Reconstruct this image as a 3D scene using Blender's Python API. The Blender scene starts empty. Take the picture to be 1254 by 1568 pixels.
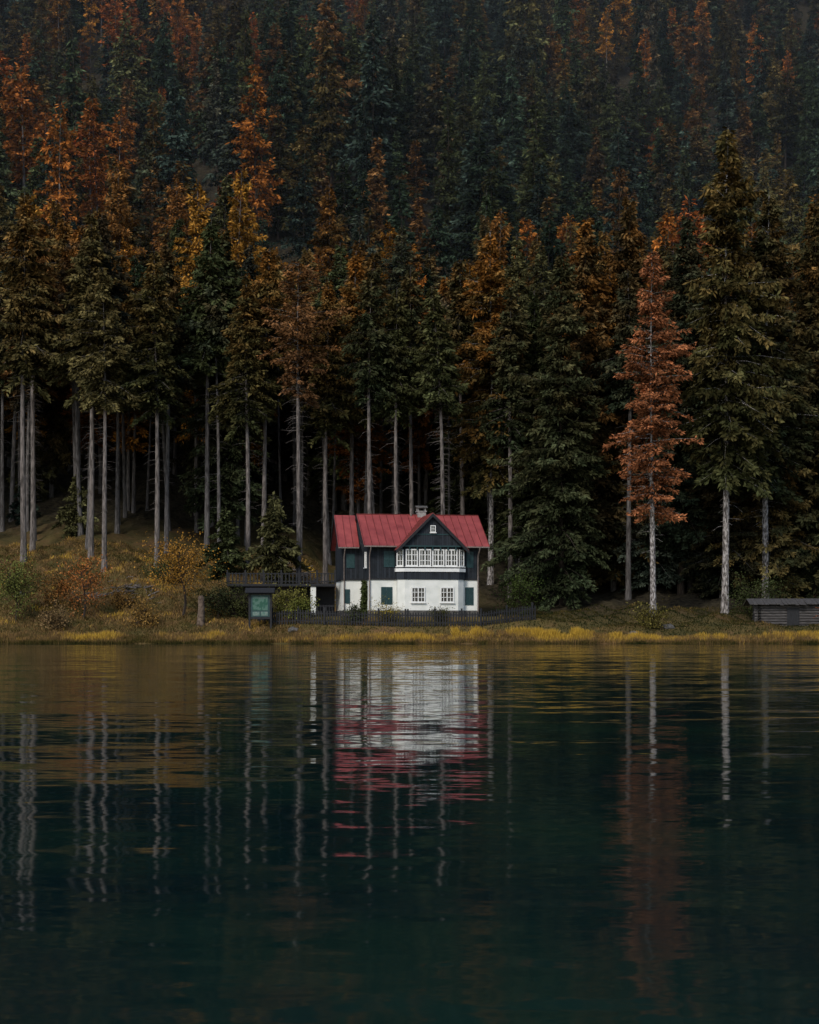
import bpy, math, random
import numpy as np
from mathutils import Vector, noise as mnoise
R = np.random.default_rng(7)
random.seed(7)
scene = bpy.context.scene
COL = scene.collection

# ------------------------------------------------------------------ helpers
def link(o, parent=None):
    COL.objects.link(o)
    if parent is not None: o.parent = parent
    return o

class MB:
    """mesh accumulator (quads)"""
    def __init__(s):
        s.v=[]; s.q=[]; s.m=[]; s.sh=[]; s.hg=[]; s.n=0
    def add(s, v, q, mat=0, shade=1.0, hgt=0.0):
        v=np.asarray(v,float).reshape(-1,3); q=np.asarray(q,int)
        s.v.append(v); s.q.append(q+s.n); s.n+=len(v)
        s.m.append(np.full(len(q),mat,int))
        s.sh.append(np.broadcast_to(np.asarray(shade,float),(len(v),)).copy())
        s.hg.append(np.broadcast_to(np.asarray(hgt,float),(len(v),)).copy())
    def mesh(s,name,mats,smooth=False):
        v=np.concatenate(s.v); q=np.concatenate(s.q); m=np.concatenate(s.m)
        k=q.shape[1]
        me=bpy.data.meshes.new(name)
        me.vertices.add(len(v)); me.vertices.foreach_set('co',v.ravel())
        me.loops.add(q.size); me.loops.foreach_set('vertex_index',q.ravel())
        me.polygons.add(len(q)); me.polygons.foreach_set('loop_start',np.arange(len(q))*k)
        me.polygons.foreach_set('material_index',m)
        me.polygons.foreach_set('use_smooth',np.full(len(q),smooth))
        for mt in mats: me.materials.append(mt)
        me.update(calc_edges=True)
        a=me.attributes.new('shade','FLOAT','POINT'); a.data.foreach_set('value',np.concatenate(s.sh))
        a=me.attributes.new('hgt','FLOAT','POINT'); a.data.foreach_set('value',np.concatenate(s.hg))
        return me

def tube(mb, pts, rad, sides=8, mat=0, shade=1.0):
    pts=np.asarray(pts,float); n=len(pts)
    vs=[]
    for i in range(n):
        d=pts[min(i+1,n-1)]-pts[max(i-1,0)]; d/=np.linalg.norm(d)+1e-9
        ref=np.array([1,0,0]) if abs(d[0])<0.8 else np.array([0,1,0])
        a=np.cross(d,ref); a/=np.linalg.norm(a); b=np.cross(d,a)
        for k in range(sides):
            t=2*math.pi*k/sides
            vs.append(pts[i]+rad[i]*(math.cos(t)*a+math.sin(t)*b))
    q=[]
    for i in range(n-1):
        for k in range(sides):
            k2=(k+1)%sides
            q.append((i*sides+k,i*sides+k2,(i+1)*sides+k2,(i+1)*sides+k))
    mb.add(vs,q,mat,shade)

def branches3(mb,P,r,mat=0,shade=1.0):
    N,K,_=P.shape
    d=P[:,-1]-P[:,0]; d/=np.linalg.norm(d,axis=1)[:,None]+1e-9
    up=np.array([0,0,1.0]); a=np.cross(d,up); a/=np.linalg.norm(a,axis=1)[:,None]+1e-9
    b=np.cross(d,a)
    V=np.zeros((N,K,3,3))
    for k in range(3):
        t=2*math.pi*k/3
        V[:,:,k]=P+r[:,:,None]*(math.cos(t)*a[:,None]+math.sin(t)*b[:,None])
    q=[]
    for i in range(K-1):
        for k in range(3):
            k2=(k+1)%3
            q.append((i*3+k,i*3+k2,(i+1)*3+k2,(i+1)*3+k))
    q=np.array(q)
    Q=(q[None]+(np.arange(N)*K*3)[:,None,None]).reshape(-1,4)
    mb.add(V.reshape(-1,3),Q,mat,shade)

def kites(mb,C,D,Wd,Ln,mat,shade,hgt):
    N=len(C); L,w=Ln
    V=np.zeros((N,4,3))
    V[:,0]=C; V[:,1]=C+D*(L*0.5)[:,None]+Wd*(w*0.5)[:,None]
    V[:,2]=C+D*L[:,None]; V[:,3]=C+D*(L*0.5)[:,None]-Wd*(w*0.5)[:,None]
    Q=np.arange(4*N).reshape(-1,4)
    mb.add(V.reshape(-1,3),Q,mat,np.repeat(shade,4),np.repeat(hgt,4))

def unit(a): return a/(np.linalg.norm(a,axis=-1,keepdims=True)+1e-9)

# ------------------------------------------------------------------ materials
def newmat(name):
    m=bpy.data.materials.new(name); m.use_nodes=True
    nt=m.node_tree; b=nt.nodes['Principled BSDF']
    return m,nt,b
def N(nt,t,**k):
    n=nt.nodes.new(t)
    for a,v in k.items(): setattr(n,a,v)
    return n
def simple(name,c1,c2,scale=3.0,rough=0.7,stretch=(1,1,1),bump=0.0,spec=0.3,detail=6,lo=0.35,hi=0.65):
    m,nt,b=newmat(name)
    tc=N(nt,'ShaderNodeTexCoord'); mp=N(nt,'ShaderNodeMapping'); mp.inputs['Scale'].default_value=stretch
    nz=N(nt,'ShaderNodeTexNoise'); nz.inputs['Scale'].default_value=scale; nz.inputs['Detail'].default_value=detail
    cr=N(nt,'ShaderNodeValToRGB'); cr.color_ramp.elements[0].position=lo; cr.color_ramp.elements[1].position=hi
    cr.color_ramp.elements[0].color=(*c1,1); cr.color_ramp.elements[1].color=(*c2,1)
    nt.links.new(tc.outputs['Object'],mp.inputs[0]); nt.links.new(mp.outputs[0],nz.inputs['Vector'])
    nt.links.new(nz.outputs['Fac'],cr.inputs[0]); nt.links.new(cr.outputs[0],b.inputs['Base Color'])
    b.inputs['Roughness'].default_value=rough; b.inputs['Specular IOR Level'].default_value=spec
    if bump:
        bp=N(nt,'ShaderNodeBump'); bp.inputs['Strength'].default_value=bump; bp.inputs['Distance'].default_value=0.05
        nt.links.new(nz.outputs['Fac'],bp.inputs['Height']); nt.links.new(bp.outputs[0],b.inputs['Normal'])
    return m

def foliage_mat(name,warmcol=(0.18,0.074,0.016)):
    m,nt,b=newmat(name); L=nt.links
    oi=N(nt,'ShaderNodeObjectInfo')
    ta=N(nt,'ShaderNodeAttribute',attribute_type='INSTANCER',attribute_name='tint')
    wa=N(nt,'ShaderNodeAttribute',attribute_type='INSTANCER',attribute_name='warm')
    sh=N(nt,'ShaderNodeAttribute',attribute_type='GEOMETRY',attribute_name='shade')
    hg=N(nt,'ShaderNodeAttribute',attribute_type='GEOMETRY',attribute_name='hgt')
    add=N(nt,'ShaderNodeVectorMath',operation='ADD')
    L.new(oi.outputs['Color'],add.inputs[0]); L.new(ta.outputs['Color'],add.inputs[1])
    w=N(nt,'ShaderNodeMath',operation='ADD'); L.new(oi.outputs['Alpha'],w.inputs[0]); L.new(wa.outputs['Fac'],w.inputs[1])
    tc=N(nt,'ShaderNodeTexCoord'); nz=N(nt,'ShaderNodeTexNoise'); nz.inputs['Scale'].default_value=0.45; nz.inputs['Detail'].default_value=3
    L.new(tc.outputs['Object'],nz.inputs['Vector'])
    mh=N(nt,'ShaderNodeMath',operation='MULTIPLY'); L.new(w.outputs[0],mh.inputs[0]); L.new(hg.outputs['Fac'],mh.inputs[1])
    mr=N(nt,'ShaderNodeMapRange'); mr.inputs[1].default_value=0.35; mr.inputs[2].default_value=0.65
    mr.inputs[3].default_value=0.35; mr.inputs[4].default_value=1.5
    L.new(nz.outputs['Fac'],mr.inputs[0])
    mm=N(nt,'ShaderNodeMath',operation='MULTIPLY',use_clamp=True); L.new(mh.outputs[0],mm.inputs[0]); L.new(mr.outputs[0],mm.inputs[1])
    mix=N(nt,'ShaderNodeMix',data_type='RGBA'); L.new(mm.outputs[0],mix.inputs[0]); L.new(add.outputs[0],mix.inputs[6])
    mix.inputs[7].default_value=(*warmcol,1)  # warm sunlight on crown tops, mixed into the needle colour by height
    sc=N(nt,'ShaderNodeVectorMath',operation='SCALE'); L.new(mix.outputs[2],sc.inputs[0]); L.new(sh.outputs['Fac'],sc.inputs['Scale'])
    nt.nodes.remove(b)
    di=N(nt,'ShaderNodeBsdfDiffuse'); L.new(sc.outputs[0],di.inputs[0])
    L.new(di.outputs[0],nt.nodes['Material Output'].inputs[0])
    return m

M_fol=foliage_mat('conifer_needles')
M_bark=simple('spruce_bark',(0.055,0.048,0.043),(0.19,0.165,0.15),scale=2.2,stretch=(3,3,0.6),rough=0.95,bump=0.6,spec=0.1)
M_barkm=simple('shaded_bark',(0.045,0.041,0.039),(0.14,0.13,0.125),scale=2.2,stretch=(3,3,0.6),rough=0.95,spec=0.1)  # darker spruce bark for rear trunks; the forest shade is in the colour
M_barkp=simple('pale_lichen_bark',(0.08,0.07,0.063),(0.40,0.37,0.35),scale=3.0,stretch=(3,3,1.2),rough=0.95,bump=0.6,spec=0.1,lo=0.42,hi=0.62)
M_barkd=simple('dark_bark',(0.022,0.018,0.015),(0.055,0.043,0.035),scale=2.2,stretch=(3,3,0.6),rough=0.95,spec=0.1)
M_plaster=simple('white_plaster',(0.62,0.63,0.58),(0.75,0.75,0.70),scale=1.2,rough=0.85,bump=0.1,spec=0.2)
M_white=simple('white_paint',(0.66,0.66,0.63),(0.75,0.75,0.72),scale=4,rough=0.5)
M_stone=simple('plinth_stone',(0.05,0.05,0.045),(0.12,0.11,0.10),scale=4,rough=0.9,bump=0.5)
M_chim=simple('chimney_render',(0.18,0.17,0.16),(0.34,0.32,0.30),scale=5,rough=0.9)
M_dark=simple('dark_stained_timber',(0.008,0.009,0.011),(0.020,0.020,0.022),scale=5,stretch=(4,4,0.5),rough=0.7)
M_teal=simple('green_shutter_paint',(0.012,0.038,0.040),(0.020,0.052,0.054),scale=6,rough=0.5)
M_grey=simple('weathered_planks',(0.028,0.026,0.025),(0.10,0.092,0.088),scale=5,stretch=(0.5,4,6),rough=0.9,bump=0.3)
M_metal=simple('copper_pipe',(0.13,0.10,0.085),(0.22,0.18,0.16),scale=8,rough=0.45)
M_log=simple('log_wood',(0.045,0.03,0.022),(0.15,0.11,0.08),scale=4,rough=0.9)

def siding():
    m,nt,b=newmat('dark_wood_siding'); L=nt.links
    tc=N(nt,'ShaderNodeTexCoord'); sp=N(nt,'ShaderNodeSeparateXYZ'); L.new(tc.outputs['Object'],sp.inputs[0])
    ad=N(nt,'ShaderNodeMath',operation='ADD'); L.new(sp.outputs[0],ad.inputs[0]); L.new(sp.outputs[1],ad.inputs[1])
    mu=N(nt,'ShaderNodeMath',operation='MULTIPLY'); L.new(ad.outputs[0],mu.inputs[0]); mu.inputs[1].default_value=5.2
    fr=N(nt,'ShaderNodeMath',operation='FRACT'); L.new(mu.outputs[0],fr.inputs[0])
    gt=N(nt,'ShaderNodeMath',operation='GREATER_THAN'); L.new(fr.outputs[0],gt.inputs[0]); gt.inputs[1].default_value=0.12
    fl=N(nt,'ShaderNodeMath',operation='FLOOR'); L.new(mu.outputs[0],fl.inputs[0])
    wn=N(nt,'ShaderNodeTexWhiteNoise',noise_dimensions='1D'); L.new(fl.outputs[0],wn.inputs['W'])
    nz=N(nt,'ShaderNodeTexNoise'); nz.inputs['Scale'].default_value=3
    L.new(tc.outputs['Object'],nz.inputs['Vector'])
    a2=N(nt,'ShaderNodeMath',operation='ADD'); L.new(wn.outputs['Value'],a2.inputs[0]); L.new(nz.outputs['Fac'],a2.inputs[1])
    cr=N(nt,'ShaderNodeValToRGB'); cr.color_ramp.elements[0].color=(0.009,0.011,0.014,1); cr.color_ramp.elements[1].color=(0.024,0.029,0.036,1)
    cr.color_ramp.elements[0].position=0.3; cr.color_ramp.elements[1].position=1.0
    L.new(a2.outputs[0],cr.inputs[0])
    mx=N(nt,'ShaderNodeMix',data_type='RGBA'); L.new(gt.outputs[0],mx.inputs[0]); mx.inputs[6].default_value=(0.004,0.005,0.006,1); L.new(cr.outputs[0],mx.inputs[7])
    L.new(mx.outputs[2],b.inputs['Base Color']); b.inputs['Roughness'].default_value=0.75; b.inputs['Specular IOR Level'].default_value=0.2
    return m
M_siding=siding()
def roofm():
    m,nt,b=newmat('red_metal_roof'); L=nt.links
    tc=N(nt,'ShaderNodeTexCoord'); nz=N(nt,'ShaderNodeTexNoise'); nz.inputs['Scale'].default_value=0.9; nz.inputs['Detail'].default_value=8; nz.inputs['Roughness'].default_value=0.65
    L.new(tc.outputs['Object'],nz.inputs['Vector'])
    cr=N(nt,'ShaderNodeValToRGB'); e=cr.color_ramp.elements
    e[0].position=0.3; e[0].color=(0.19,0.032,0.030,1); e[1].position=0.7; e[1].color=(0.36,0.074,0.066,1)
    L.new(nz.outputs['Fac'],cr.inputs[0]); L.new(cr.outputs[0],b.inputs['Base Color']); b.inputs['Roughness'].default_value=0.4
    return m
M_roof=roofm()
def glass():
    m,nt,b=newmat('window_glass'); b.inputs['Base Color'].default_value=(0.012,0.016,0.018,1)
    tc=N(nt,'ShaderNodeTexCoord'); nz=N(nt,'ShaderNodeTexNoise'); nz.inputs['Scale'].default_value=2.5
    cr=N(nt,'ShaderNodeValToRGB'); cr.color_ramp.elements[0].position=0.42; cr.color_ramp.elements[1].position=0.66
    cr.color_ramp.elements[0].color=(0.006,0.008,0.010,1); cr.color_ramp.elements[1].color=(0.06,0.065,0.065,1)
    nt.links.new(tc.outputs['Object'],nz.inputs['Vector']); nt.links.new(nz.outputs['Fac'],cr.inputs[0]); nt.links.new(cr.outputs[0],b.inputs['Base Color'])
    b.inputs['Roughness'].default_value=0.08; return m
M_glass=glass()

def grassmat(name,ramp):
    m,nt,b=newmat(name); L=nt.links
    sh=N(nt,'ShaderNodeAttribute',attribute_type='GEOMETRY',attribute_name='shade')
    hg=N(nt,'ShaderNodeAttribute',attribute_type='GEOMETRY',attribute_name='hgt')
    cr=N(nt,'ShaderNodeValToRGB'); e=cr.color_ramp.elements
    while len(e)<len(ramp): e.new(0.5)
    for i,(p,c) in enumerate(ramp): e[i].position=p; e[i].color=(*c,1)
    L.new(hg.outputs['Fac'],cr.inputs[0])
    sc=N(nt,'ShaderNodeVectorMath',operation='SCALE'); L.new(cr.outputs[0],sc.inputs[0]); L.new(sh.outputs['Fac'],sc.inputs['Scale'])
    nt.nodes.remove(b)
    di=N(nt,'ShaderNodeBsdfDiffuse'); tr=N(nt,'ShaderNodeBsdfTranslucent'); mx=N(nt,'ShaderNodeMixShader'); mx.inputs[0].default_value=0.25
    L.new(sc.outputs[0],di.inputs[0]); L.new(sc.outputs[0],tr.inputs[0]); L.new(di.outputs[0],mx.inputs[1]); L.new(tr.outputs[0],mx.inputs[2])
    L.new(mx.outputs[0],nt.nodes['Material Output'].inputs[0])
    return m
GR=[(0.0,(0.018,0.024,0.008)),(0.35,(0.085,0.066,0.020)),(0.7,(0.21,0.128,0.058)),(1.0,(0.50,0.32,0.050))]
M_grass=grassmat('autumn_grass',GR)

# ------------------------------------------------------------------ terrain
YS=[-400,90,112,117.2,118.4,120,121.5,123,130,136,140,150,165,200,300,900]
ZL=[-6,-6,-2.5,-0.35,0.10,0.6,1.1,1.7,4.0,5.9,7.0,9.6,13.5,31,96,520]
ZM=[-6,-6,-2.5,-0.35,0.10,0.6,1.35,2.15,2.25,2.4,3.6,6.6,12,31,96,520]
ZR=[-6,-6,-2.5,-0.35,0.10,0.45,0.9,1.35,2.3,3.0,3.4,4.8,9,31,96,520]
def sstep(a,b,x):
    t=np.clip((x-a)/(b-a),0,1); return t*t*(3-2*t)
def ground(x,y):
    x=np.asarray(x,float); y=np.asarray(y,float)
    l=np.interp(y,YS,ZL); m=np.interp(y,YS,ZM); r=np.interp(y,YS,ZR)
    a=1-sstep(-12,-7.2,x)
    b=sstep(9,16,x)
    z=l*a+(1-a)*(m*(1-b)+r*b)
    k=sstep(121,128,y)*(1-(1-a)*(1-b)*(1-sstep(137,142,y)))
    z=z+k*(0.26*np.sin(x*0.55+y*0.3)+0.22*np.sin(x*1.3-y*0.8)+0.14*np.sin(x*2.3+y*1.9)+0.5*np.sin(x*0.17+1.0)*a)
    big=sstep(170,260,y)
    z=z+big*(9*np.sin(x*0.021+y*0.011)+6*np.sin(x*0.05-y*0.02+1.0)+3*np.sin(x*0.09+y*0.06))
    z=z+sstep(112,117,y)*(1-sstep(119,121,y))*0.05*np.sin(x*1.1+np.sin(x*0.37)*2)
    return z
xs=np.unique(np.concatenate([np.arange(-60,60.1,0.6),np.arange(-420,-60,9),np.arange(60,421,9)]))
ys=np.unique(np.concatenate([np.arange(-400,100,50),np.arange(100,116,2),np.arange(116,126,0.35),np.arange(126,170,0.8),np.arange(170,900,8)]))
X,Y=np.meshgrid(xs,ys); Z=ground(X,Y)
nx,ny=len(xs),len(ys)
idx=np.arange(nx*ny).reshape(ny,nx)
Q=np.stack([idx[:-1,:-1],idx[:-1,1:],idx[1:,1:],idx[1:,:-1]],-1).reshape(-1,4)
mb=MB(); mb.add(np.stack([X,Y,Z],-1).reshape(-1,3),Q)
def groundmat():
    m,nt,b=newmat('ground_soil_grass'); L=nt.links
    tc=N(nt,'ShaderNodeTexCoord'); sp=N(nt,'ShaderNodeSeparateXYZ'); L.new(tc.outputs['Object'],sp.inputs[0])
    n1=N(nt,'ShaderNodeTexNoise'); n1.inputs['Scale'].default_value=0.35; n1.inputs['Detail'].default_value=10; n1.inputs['Roughness'].default_value=0.7
    n2=N(nt,'ShaderNodeTexNoise'); n2.inputs['Scale'].default_value=2.5; n2.inputs['Detail'].default_value=8
    L.new(tc.outputs['Object'],n1.inputs['Vector']); L.new(tc.outputs['Object'],n2.inputs['Vector'])
    g=N(nt,'ShaderNodeValToRGB'); e=g.color_ramp.elements
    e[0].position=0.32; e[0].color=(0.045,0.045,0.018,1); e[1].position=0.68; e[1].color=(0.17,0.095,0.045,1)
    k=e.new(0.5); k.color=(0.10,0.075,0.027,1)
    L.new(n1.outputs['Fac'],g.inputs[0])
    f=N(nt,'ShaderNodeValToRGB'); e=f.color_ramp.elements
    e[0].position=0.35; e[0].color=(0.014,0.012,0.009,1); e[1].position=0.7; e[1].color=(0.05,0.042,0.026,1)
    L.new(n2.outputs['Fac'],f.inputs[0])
    # forest floor: far from shore, and closer to the shore on the east side
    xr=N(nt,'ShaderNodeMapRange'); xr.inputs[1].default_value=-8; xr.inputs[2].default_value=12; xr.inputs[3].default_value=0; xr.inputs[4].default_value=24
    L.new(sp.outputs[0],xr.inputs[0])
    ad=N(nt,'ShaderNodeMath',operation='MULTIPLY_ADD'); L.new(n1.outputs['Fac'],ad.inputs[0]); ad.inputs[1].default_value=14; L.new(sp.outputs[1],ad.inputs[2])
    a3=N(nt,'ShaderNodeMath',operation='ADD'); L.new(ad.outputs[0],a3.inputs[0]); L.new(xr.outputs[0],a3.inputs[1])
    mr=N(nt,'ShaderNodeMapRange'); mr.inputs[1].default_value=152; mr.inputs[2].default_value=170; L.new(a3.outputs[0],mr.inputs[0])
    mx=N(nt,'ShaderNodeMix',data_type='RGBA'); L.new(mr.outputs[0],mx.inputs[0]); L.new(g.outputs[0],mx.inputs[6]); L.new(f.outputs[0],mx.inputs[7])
    L.new(mx.outputs[2],b.inputs['Base Color']); b.inputs['Roughness'].default_value=1; b.inputs['Specular IOR Level'].default_value=0.05
    bp=N(nt,'ShaderNodeBump'); bp.inputs['Distance'].default_value=0.15; bp.inputs['Strength'].default_value=0.8
    L.new(n2.outputs['Fac'],bp.inputs['Height']); L.new(bp.outputs[0],b.inputs['Normal'])
    return m
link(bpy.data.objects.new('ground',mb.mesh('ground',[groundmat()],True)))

# ------------------------------------------------------------------ water
def watermat():
    m,nt,b=newmat('lake_water'); L=nt.links
    tc=N(nt,'ShaderNodeTexCoord')
    tot=None
    for sc,st,amp in ((1.0,(0.28,1.0,1),(0.030,0.105)),(5.0,(0.40,1.0,1),(0.024,0.120)),(0.12,(0.4,1.6,1),(0.008,0.024))):
        mp=N(nt,'ShaderNodeMapping'); mp.inputs['Scale'].default_value=st
        nz=N(nt,'ShaderNodeTexNoise'); nz.inputs['Scale'].default_value=sc; nz.inputs['Detail'].default_value=3
        L.new(tc.outputs['Object'],mp.inputs[0]); L.new(mp.outputs[0],nz.inputs['Vector'])
        s1=N(nt,'ShaderNodeVectorMath',operation='SUBTRACT'); L.new(nz.outputs['Color'],s1.inputs[0]); s1.inputs[1].default_value=(0.5,0.5,0.5)
        s2=N(nt,'ShaderNodeVectorMath',operation='MULTIPLY'); L.new(s1.outputs[0],s2.inputs[0]); s2.inputs[1].default_value=(amp[0],amp[1],0)
        if tot is None: tot=s2
        else:
            a=N(nt,'ShaderNodeVectorMath',operation='ADD'); L.new(tot.outputs[0],a.inputs[0]); L.new(s2.outputs[0],a.inputs[1]); tot=a
    a=N(nt,'ShaderNodeVectorMath',operation='ADD'); L.new(tot.outputs[0],a.inputs[0]); a.inputs[1].default_value=(0,0,1)
    nm=N(nt,'ShaderNodeVectorMath',operation='NORMALIZE'); L.new(a.outputs[0],nm.inputs[0]); L.new(nm.outputs[0],b.inputs['Normal'])
    nz=N(nt,'ShaderNodeTexNoise'); nz.inputs['Scale'].default_value=0.25; nz.inputs['Detail'].default_value=5
    cr=N(nt,'ShaderNodeValToRGB'); cr.color_ramp.elements[0].position=0.4; cr.color_ramp.elements[1].position=0.7
    cr.color_ramp.elements[0].color=(0.0036,0.0135,0.0145,1); cr.color_ramp.elements[1].color=(0.007,0.025,0.017,1)
    L.new(tc.outputs['Object'],nz.inputs['Vector']); L.new(nz.outputs['Fac'],cr.inputs[0]); L.new(cr.outputs[0],b.inputs['Base Color'])
    b.inputs['Roughness'].default_value=0.05; b.inputs['IOR'].default_value=1.333
    return m
mb=MB(); mb.add([(-420,-400,0),(420,-400,0),(420,119.5,0),(-420,119.5,0)],[(0,1,2,3)])
link(bpy.data.objects.new('lake_water',mb.mesh('lake_water',[watermat()])))

# ------------------------------------------------------------------ conifers
def conifer(name,seed,H,cb,Rc,style='spruce',detail=1.0,far=False,bark=None,lean=0.0,dead=1.0,r0=None):
    rg=np.random.default_rng(seed)
    mb=MB()
    r0=r0 or 0.0078*H
    n=16
    ts=np.linspace(0,1,n)
    ph=rg.uniform(0,6.28,2)
    def axis(t):
        t=np.asarray(t,float)
        return np.stack([lean*H*t*t+0.10*np.sin(t*5+ph[0])*t*2, 0.10*np.sin(t*4+ph[1])*t*2, t*H],-1)
    rad=r0*(1-ts)**0.75+0.015; rad[0]*=1.35
    rad=rad*np.where(ts>cb+0.12,0.6,1.0)
    pts=axis(ts); pts[0,2]=-0.6
    tube(mb,pts,rad,5 if far else 9,0,1.0)
    step={'spruce':0.42,'larch':0.40,'pine':0.5}[style]*(1.6 if far else 1.0)
    zs=np.arange(cb*H,H*0.995,step)
    nb=7
    zb=np.repeat(zs,nb)+rg.uniform(-0.5,0.5,len(zs)*nb)*step*1.2
    zb=np.clip(zb,0,H*0.998)
    t=(zb-cb*H)/(H-cb*H); t=np.clip(t,0,1)
    lumps=1+0.20*np.sin(zb*0.9+ph[0]*3)+0.12*np.sin(zb*2.3+ph[1])
    if style=='spruce': prof=(1-t)**(0.92 if far else 0.78)*np.clip(0.55+1.8*t,0,1)+0.02
    elif style=='larch': prof=(1-t)**0.68*np.clip(0.40+1.7*t,0,1)+0.03
    else: prof=np.sqrt(np.clip(1-t,0,1))*np.clip(0.35+1.4*t,0,1)+0.05
    az=rg.uniform(0,2*math.pi,len(zb))
    lop=1+0.18*np.sin(az-ph[1]+zb*0.12)
    Lb=Rc*prof*lumps*lop*rg.uniform(0.45,1.28,len(zb))
    keep=rg.random(len(zb))>(0.08 if style=='spruce' else 0.26)
    gap=np.sin(az*2+zb*0.5+ph[0])>(0.93 if style=='spruce' else 0.84)
    keep&=~gap
    zb,t,Lb,az=zb[keep],t[keep],Lb[keep],az[keep]
    base=axis(zb/H); h=np.stack([np.cos(az),np.sin(az),0*az],-1)
    rise=np.where(style=='spruce',-0.25+0.85*t,-0.15+0.7*t)+rg.normal(0,0.17,len(zb))
    droop=0.35 if style=='spruce' else 0.25
    def bp(i,s):
        L=Lb[i]
        p=base[i]+h[i]*(s*L)[:,None]
        p[:,2]+=L*(rise[i]*s-droop*s*s+0.22*np.clip(s-0.6,0,1)**1)
        return p
    NB=len(zb); I=np.arange(NB)
    P=np.stack([bp(I,np.full(NB,s)) for s in (0.0,0.5,1.0)],1)
    rr=np.stack([0.010+0.009*Lb,0.006+0.004*Lb,np.full(NB,0.003)],1)
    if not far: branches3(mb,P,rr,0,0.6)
    dens={'spruce':34,'larch':30,'pine':24}[style]*detail*(0.42 if far else 1.0)
    cnt=np.maximum(4,(Lb*dens*rg.uniform(0.75,1.25,NB)).astype(int))
    i=np.repeat(I,cnt); M=len(i)
    s=rg.random(M)**0.8*0.97+0.05
    side=rg.choice([-1,1],M)
    T=np.stack([-np.sin(az[i]),np.cos(az[i]),0*s],-1)
    wid=(0.10+0.34*Lb[i]*np.clip(1.1-s,0,1))*rg.random(M)
    C=bp(i,s)+T*(side*wid)[:,None]
    C[:,2]-=rg.random(M)*(0.38 if style=='spruce' else 0.30)
    D=h[i]*0.55+T*(side*0.5)[:,None]+rg.normal(0,0.35,(M,3))
    D[:,2]-= 0.45 if style=='spruce' else 0.25
    D=unit(D); W=unit(np.cross(D,rg.normal(0,1,(M,3))))
    k=1.45 if far else 1.0
    fs=1 if style=='spruce' else 0.78
    ln=rg.uniform(0.30,0.68,M)*k*fs; wd=rg.uniform(0.11,0.23,M)*k*1.1*fs
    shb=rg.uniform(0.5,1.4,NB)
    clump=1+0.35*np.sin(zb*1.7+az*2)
    shd=(shb*clump)[i]*rg.uniform(0.6,1.4,M)*(0.35+0.9*s)*1.12  # inner needles darker: crown self-shadow and older growth put into the colour
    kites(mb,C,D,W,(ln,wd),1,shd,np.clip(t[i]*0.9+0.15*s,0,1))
    if dead>0 and not far:
        nd=int(dead*cb*H*3.2)
        zd=rg.uniform(0.18*H,cb*H+1.5,nd)
        a2=rg.uniform(0,6.28,nd); L2=rg.uniform(0.3,1.0,nd)*(0.6+1.6*(zd/(cb*H+1)))*0.9
        hh=np.stack([np.cos(a2),np.sin(a2),0*a2],-1); b0=axis(zd/H)
        p1=b0+hh*(L2*0.5)[:,None]; p1[:,2]-=L2*0.05
        p2=b0+hh*L2[:,None]; p2[:,2]-=L2*rg.uniform(0.0,0.45,nd)
        branches3(mb,np.stack([b0,p1,p2],1),np.stack([0.016+0*L2,0.011+0*L2,0.005+0*L2],1),0,1.0)
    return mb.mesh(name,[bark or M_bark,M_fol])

near={
 'sp_hi1':conifer('spruce_high_a',11,32,0.52,3.5),
 'sp_hi2':conifer('spruce_high_b',12,32,0.62,3.2,dead=1.3),
 'sp_hi3':conifer('spruce_high_c',13,32,0.57,3.8,dead=1.5),
 'sp_fu1':conifer('spruce_full_a',21,34,0.06,5.6,dead=0,bark=M_barkd),
 'sp_fu2':conifer('spruce_full_b',22,34,0.12,4.9,dead=0,bark=M_barkd),
 'sp_mid':conifer('spruce_mid',23,34,0.30,4.8,bark=M_barkp),
 'larch':conifer('larch_a',35,32,0.28,4.2,style='larch',detail=1.0,bark=M_barkp),
 'larch2':conifer('larch_b',32,26,0.25,4.0,style='larch',detail=1.2),
 'pine':conifer('pine_a',41,30,0.60,4.0,style='pine',dead=3.4,detail=1.2),
 'lean':conifer('lean_a',42,31,0.64,2.8,dead=3.8,lean=-0.035),
 'young':conifer('young_spruce',51,8,0.04,2.2,detail=1.5,dead=0),
 'pole':conifer('spruce_pole',52,30,0.70,2.3,dead=0.8,r0=0.17,detail=0.8,bark=M_barkm),
}
protos=bpy.data.collections.new('conifer_prototypes')
plist=[]
def proto(me):
    o=bpy.data.objects.new('proto_%02d'%len(plist),me); o.color=(0,0,0,0); protos.objects.link(o); plist.append(o)
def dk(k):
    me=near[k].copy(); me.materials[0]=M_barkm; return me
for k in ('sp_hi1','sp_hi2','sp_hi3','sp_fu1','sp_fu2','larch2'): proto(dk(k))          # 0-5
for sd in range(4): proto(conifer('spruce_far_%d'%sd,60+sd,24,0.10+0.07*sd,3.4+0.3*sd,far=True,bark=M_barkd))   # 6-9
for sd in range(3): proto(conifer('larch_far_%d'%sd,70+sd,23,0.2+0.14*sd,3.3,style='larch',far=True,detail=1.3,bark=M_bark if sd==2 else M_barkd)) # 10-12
proto(near['young'])   # 13
proto(near['pole'])    # 14

GREEN=[(0.024,0.034,0.017),(0.018,0.028,0.017),(0.033,0.039,0.016),(0.020,0.030,0.023)]
OLIVE=[(0.055,0.053,0.022),(0.070,0.060,0.024)]
ORANGE=[(0.25,0.088,0.018),(0.20,0.070,0.017),(0.27,0.120,0.020),(0.22,0.066,0.018)]
BROWN=[(0.100,0.052,0.020),(0.08,0.046,0.020)]
YEL=(0.23,0.112,0.020)

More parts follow.
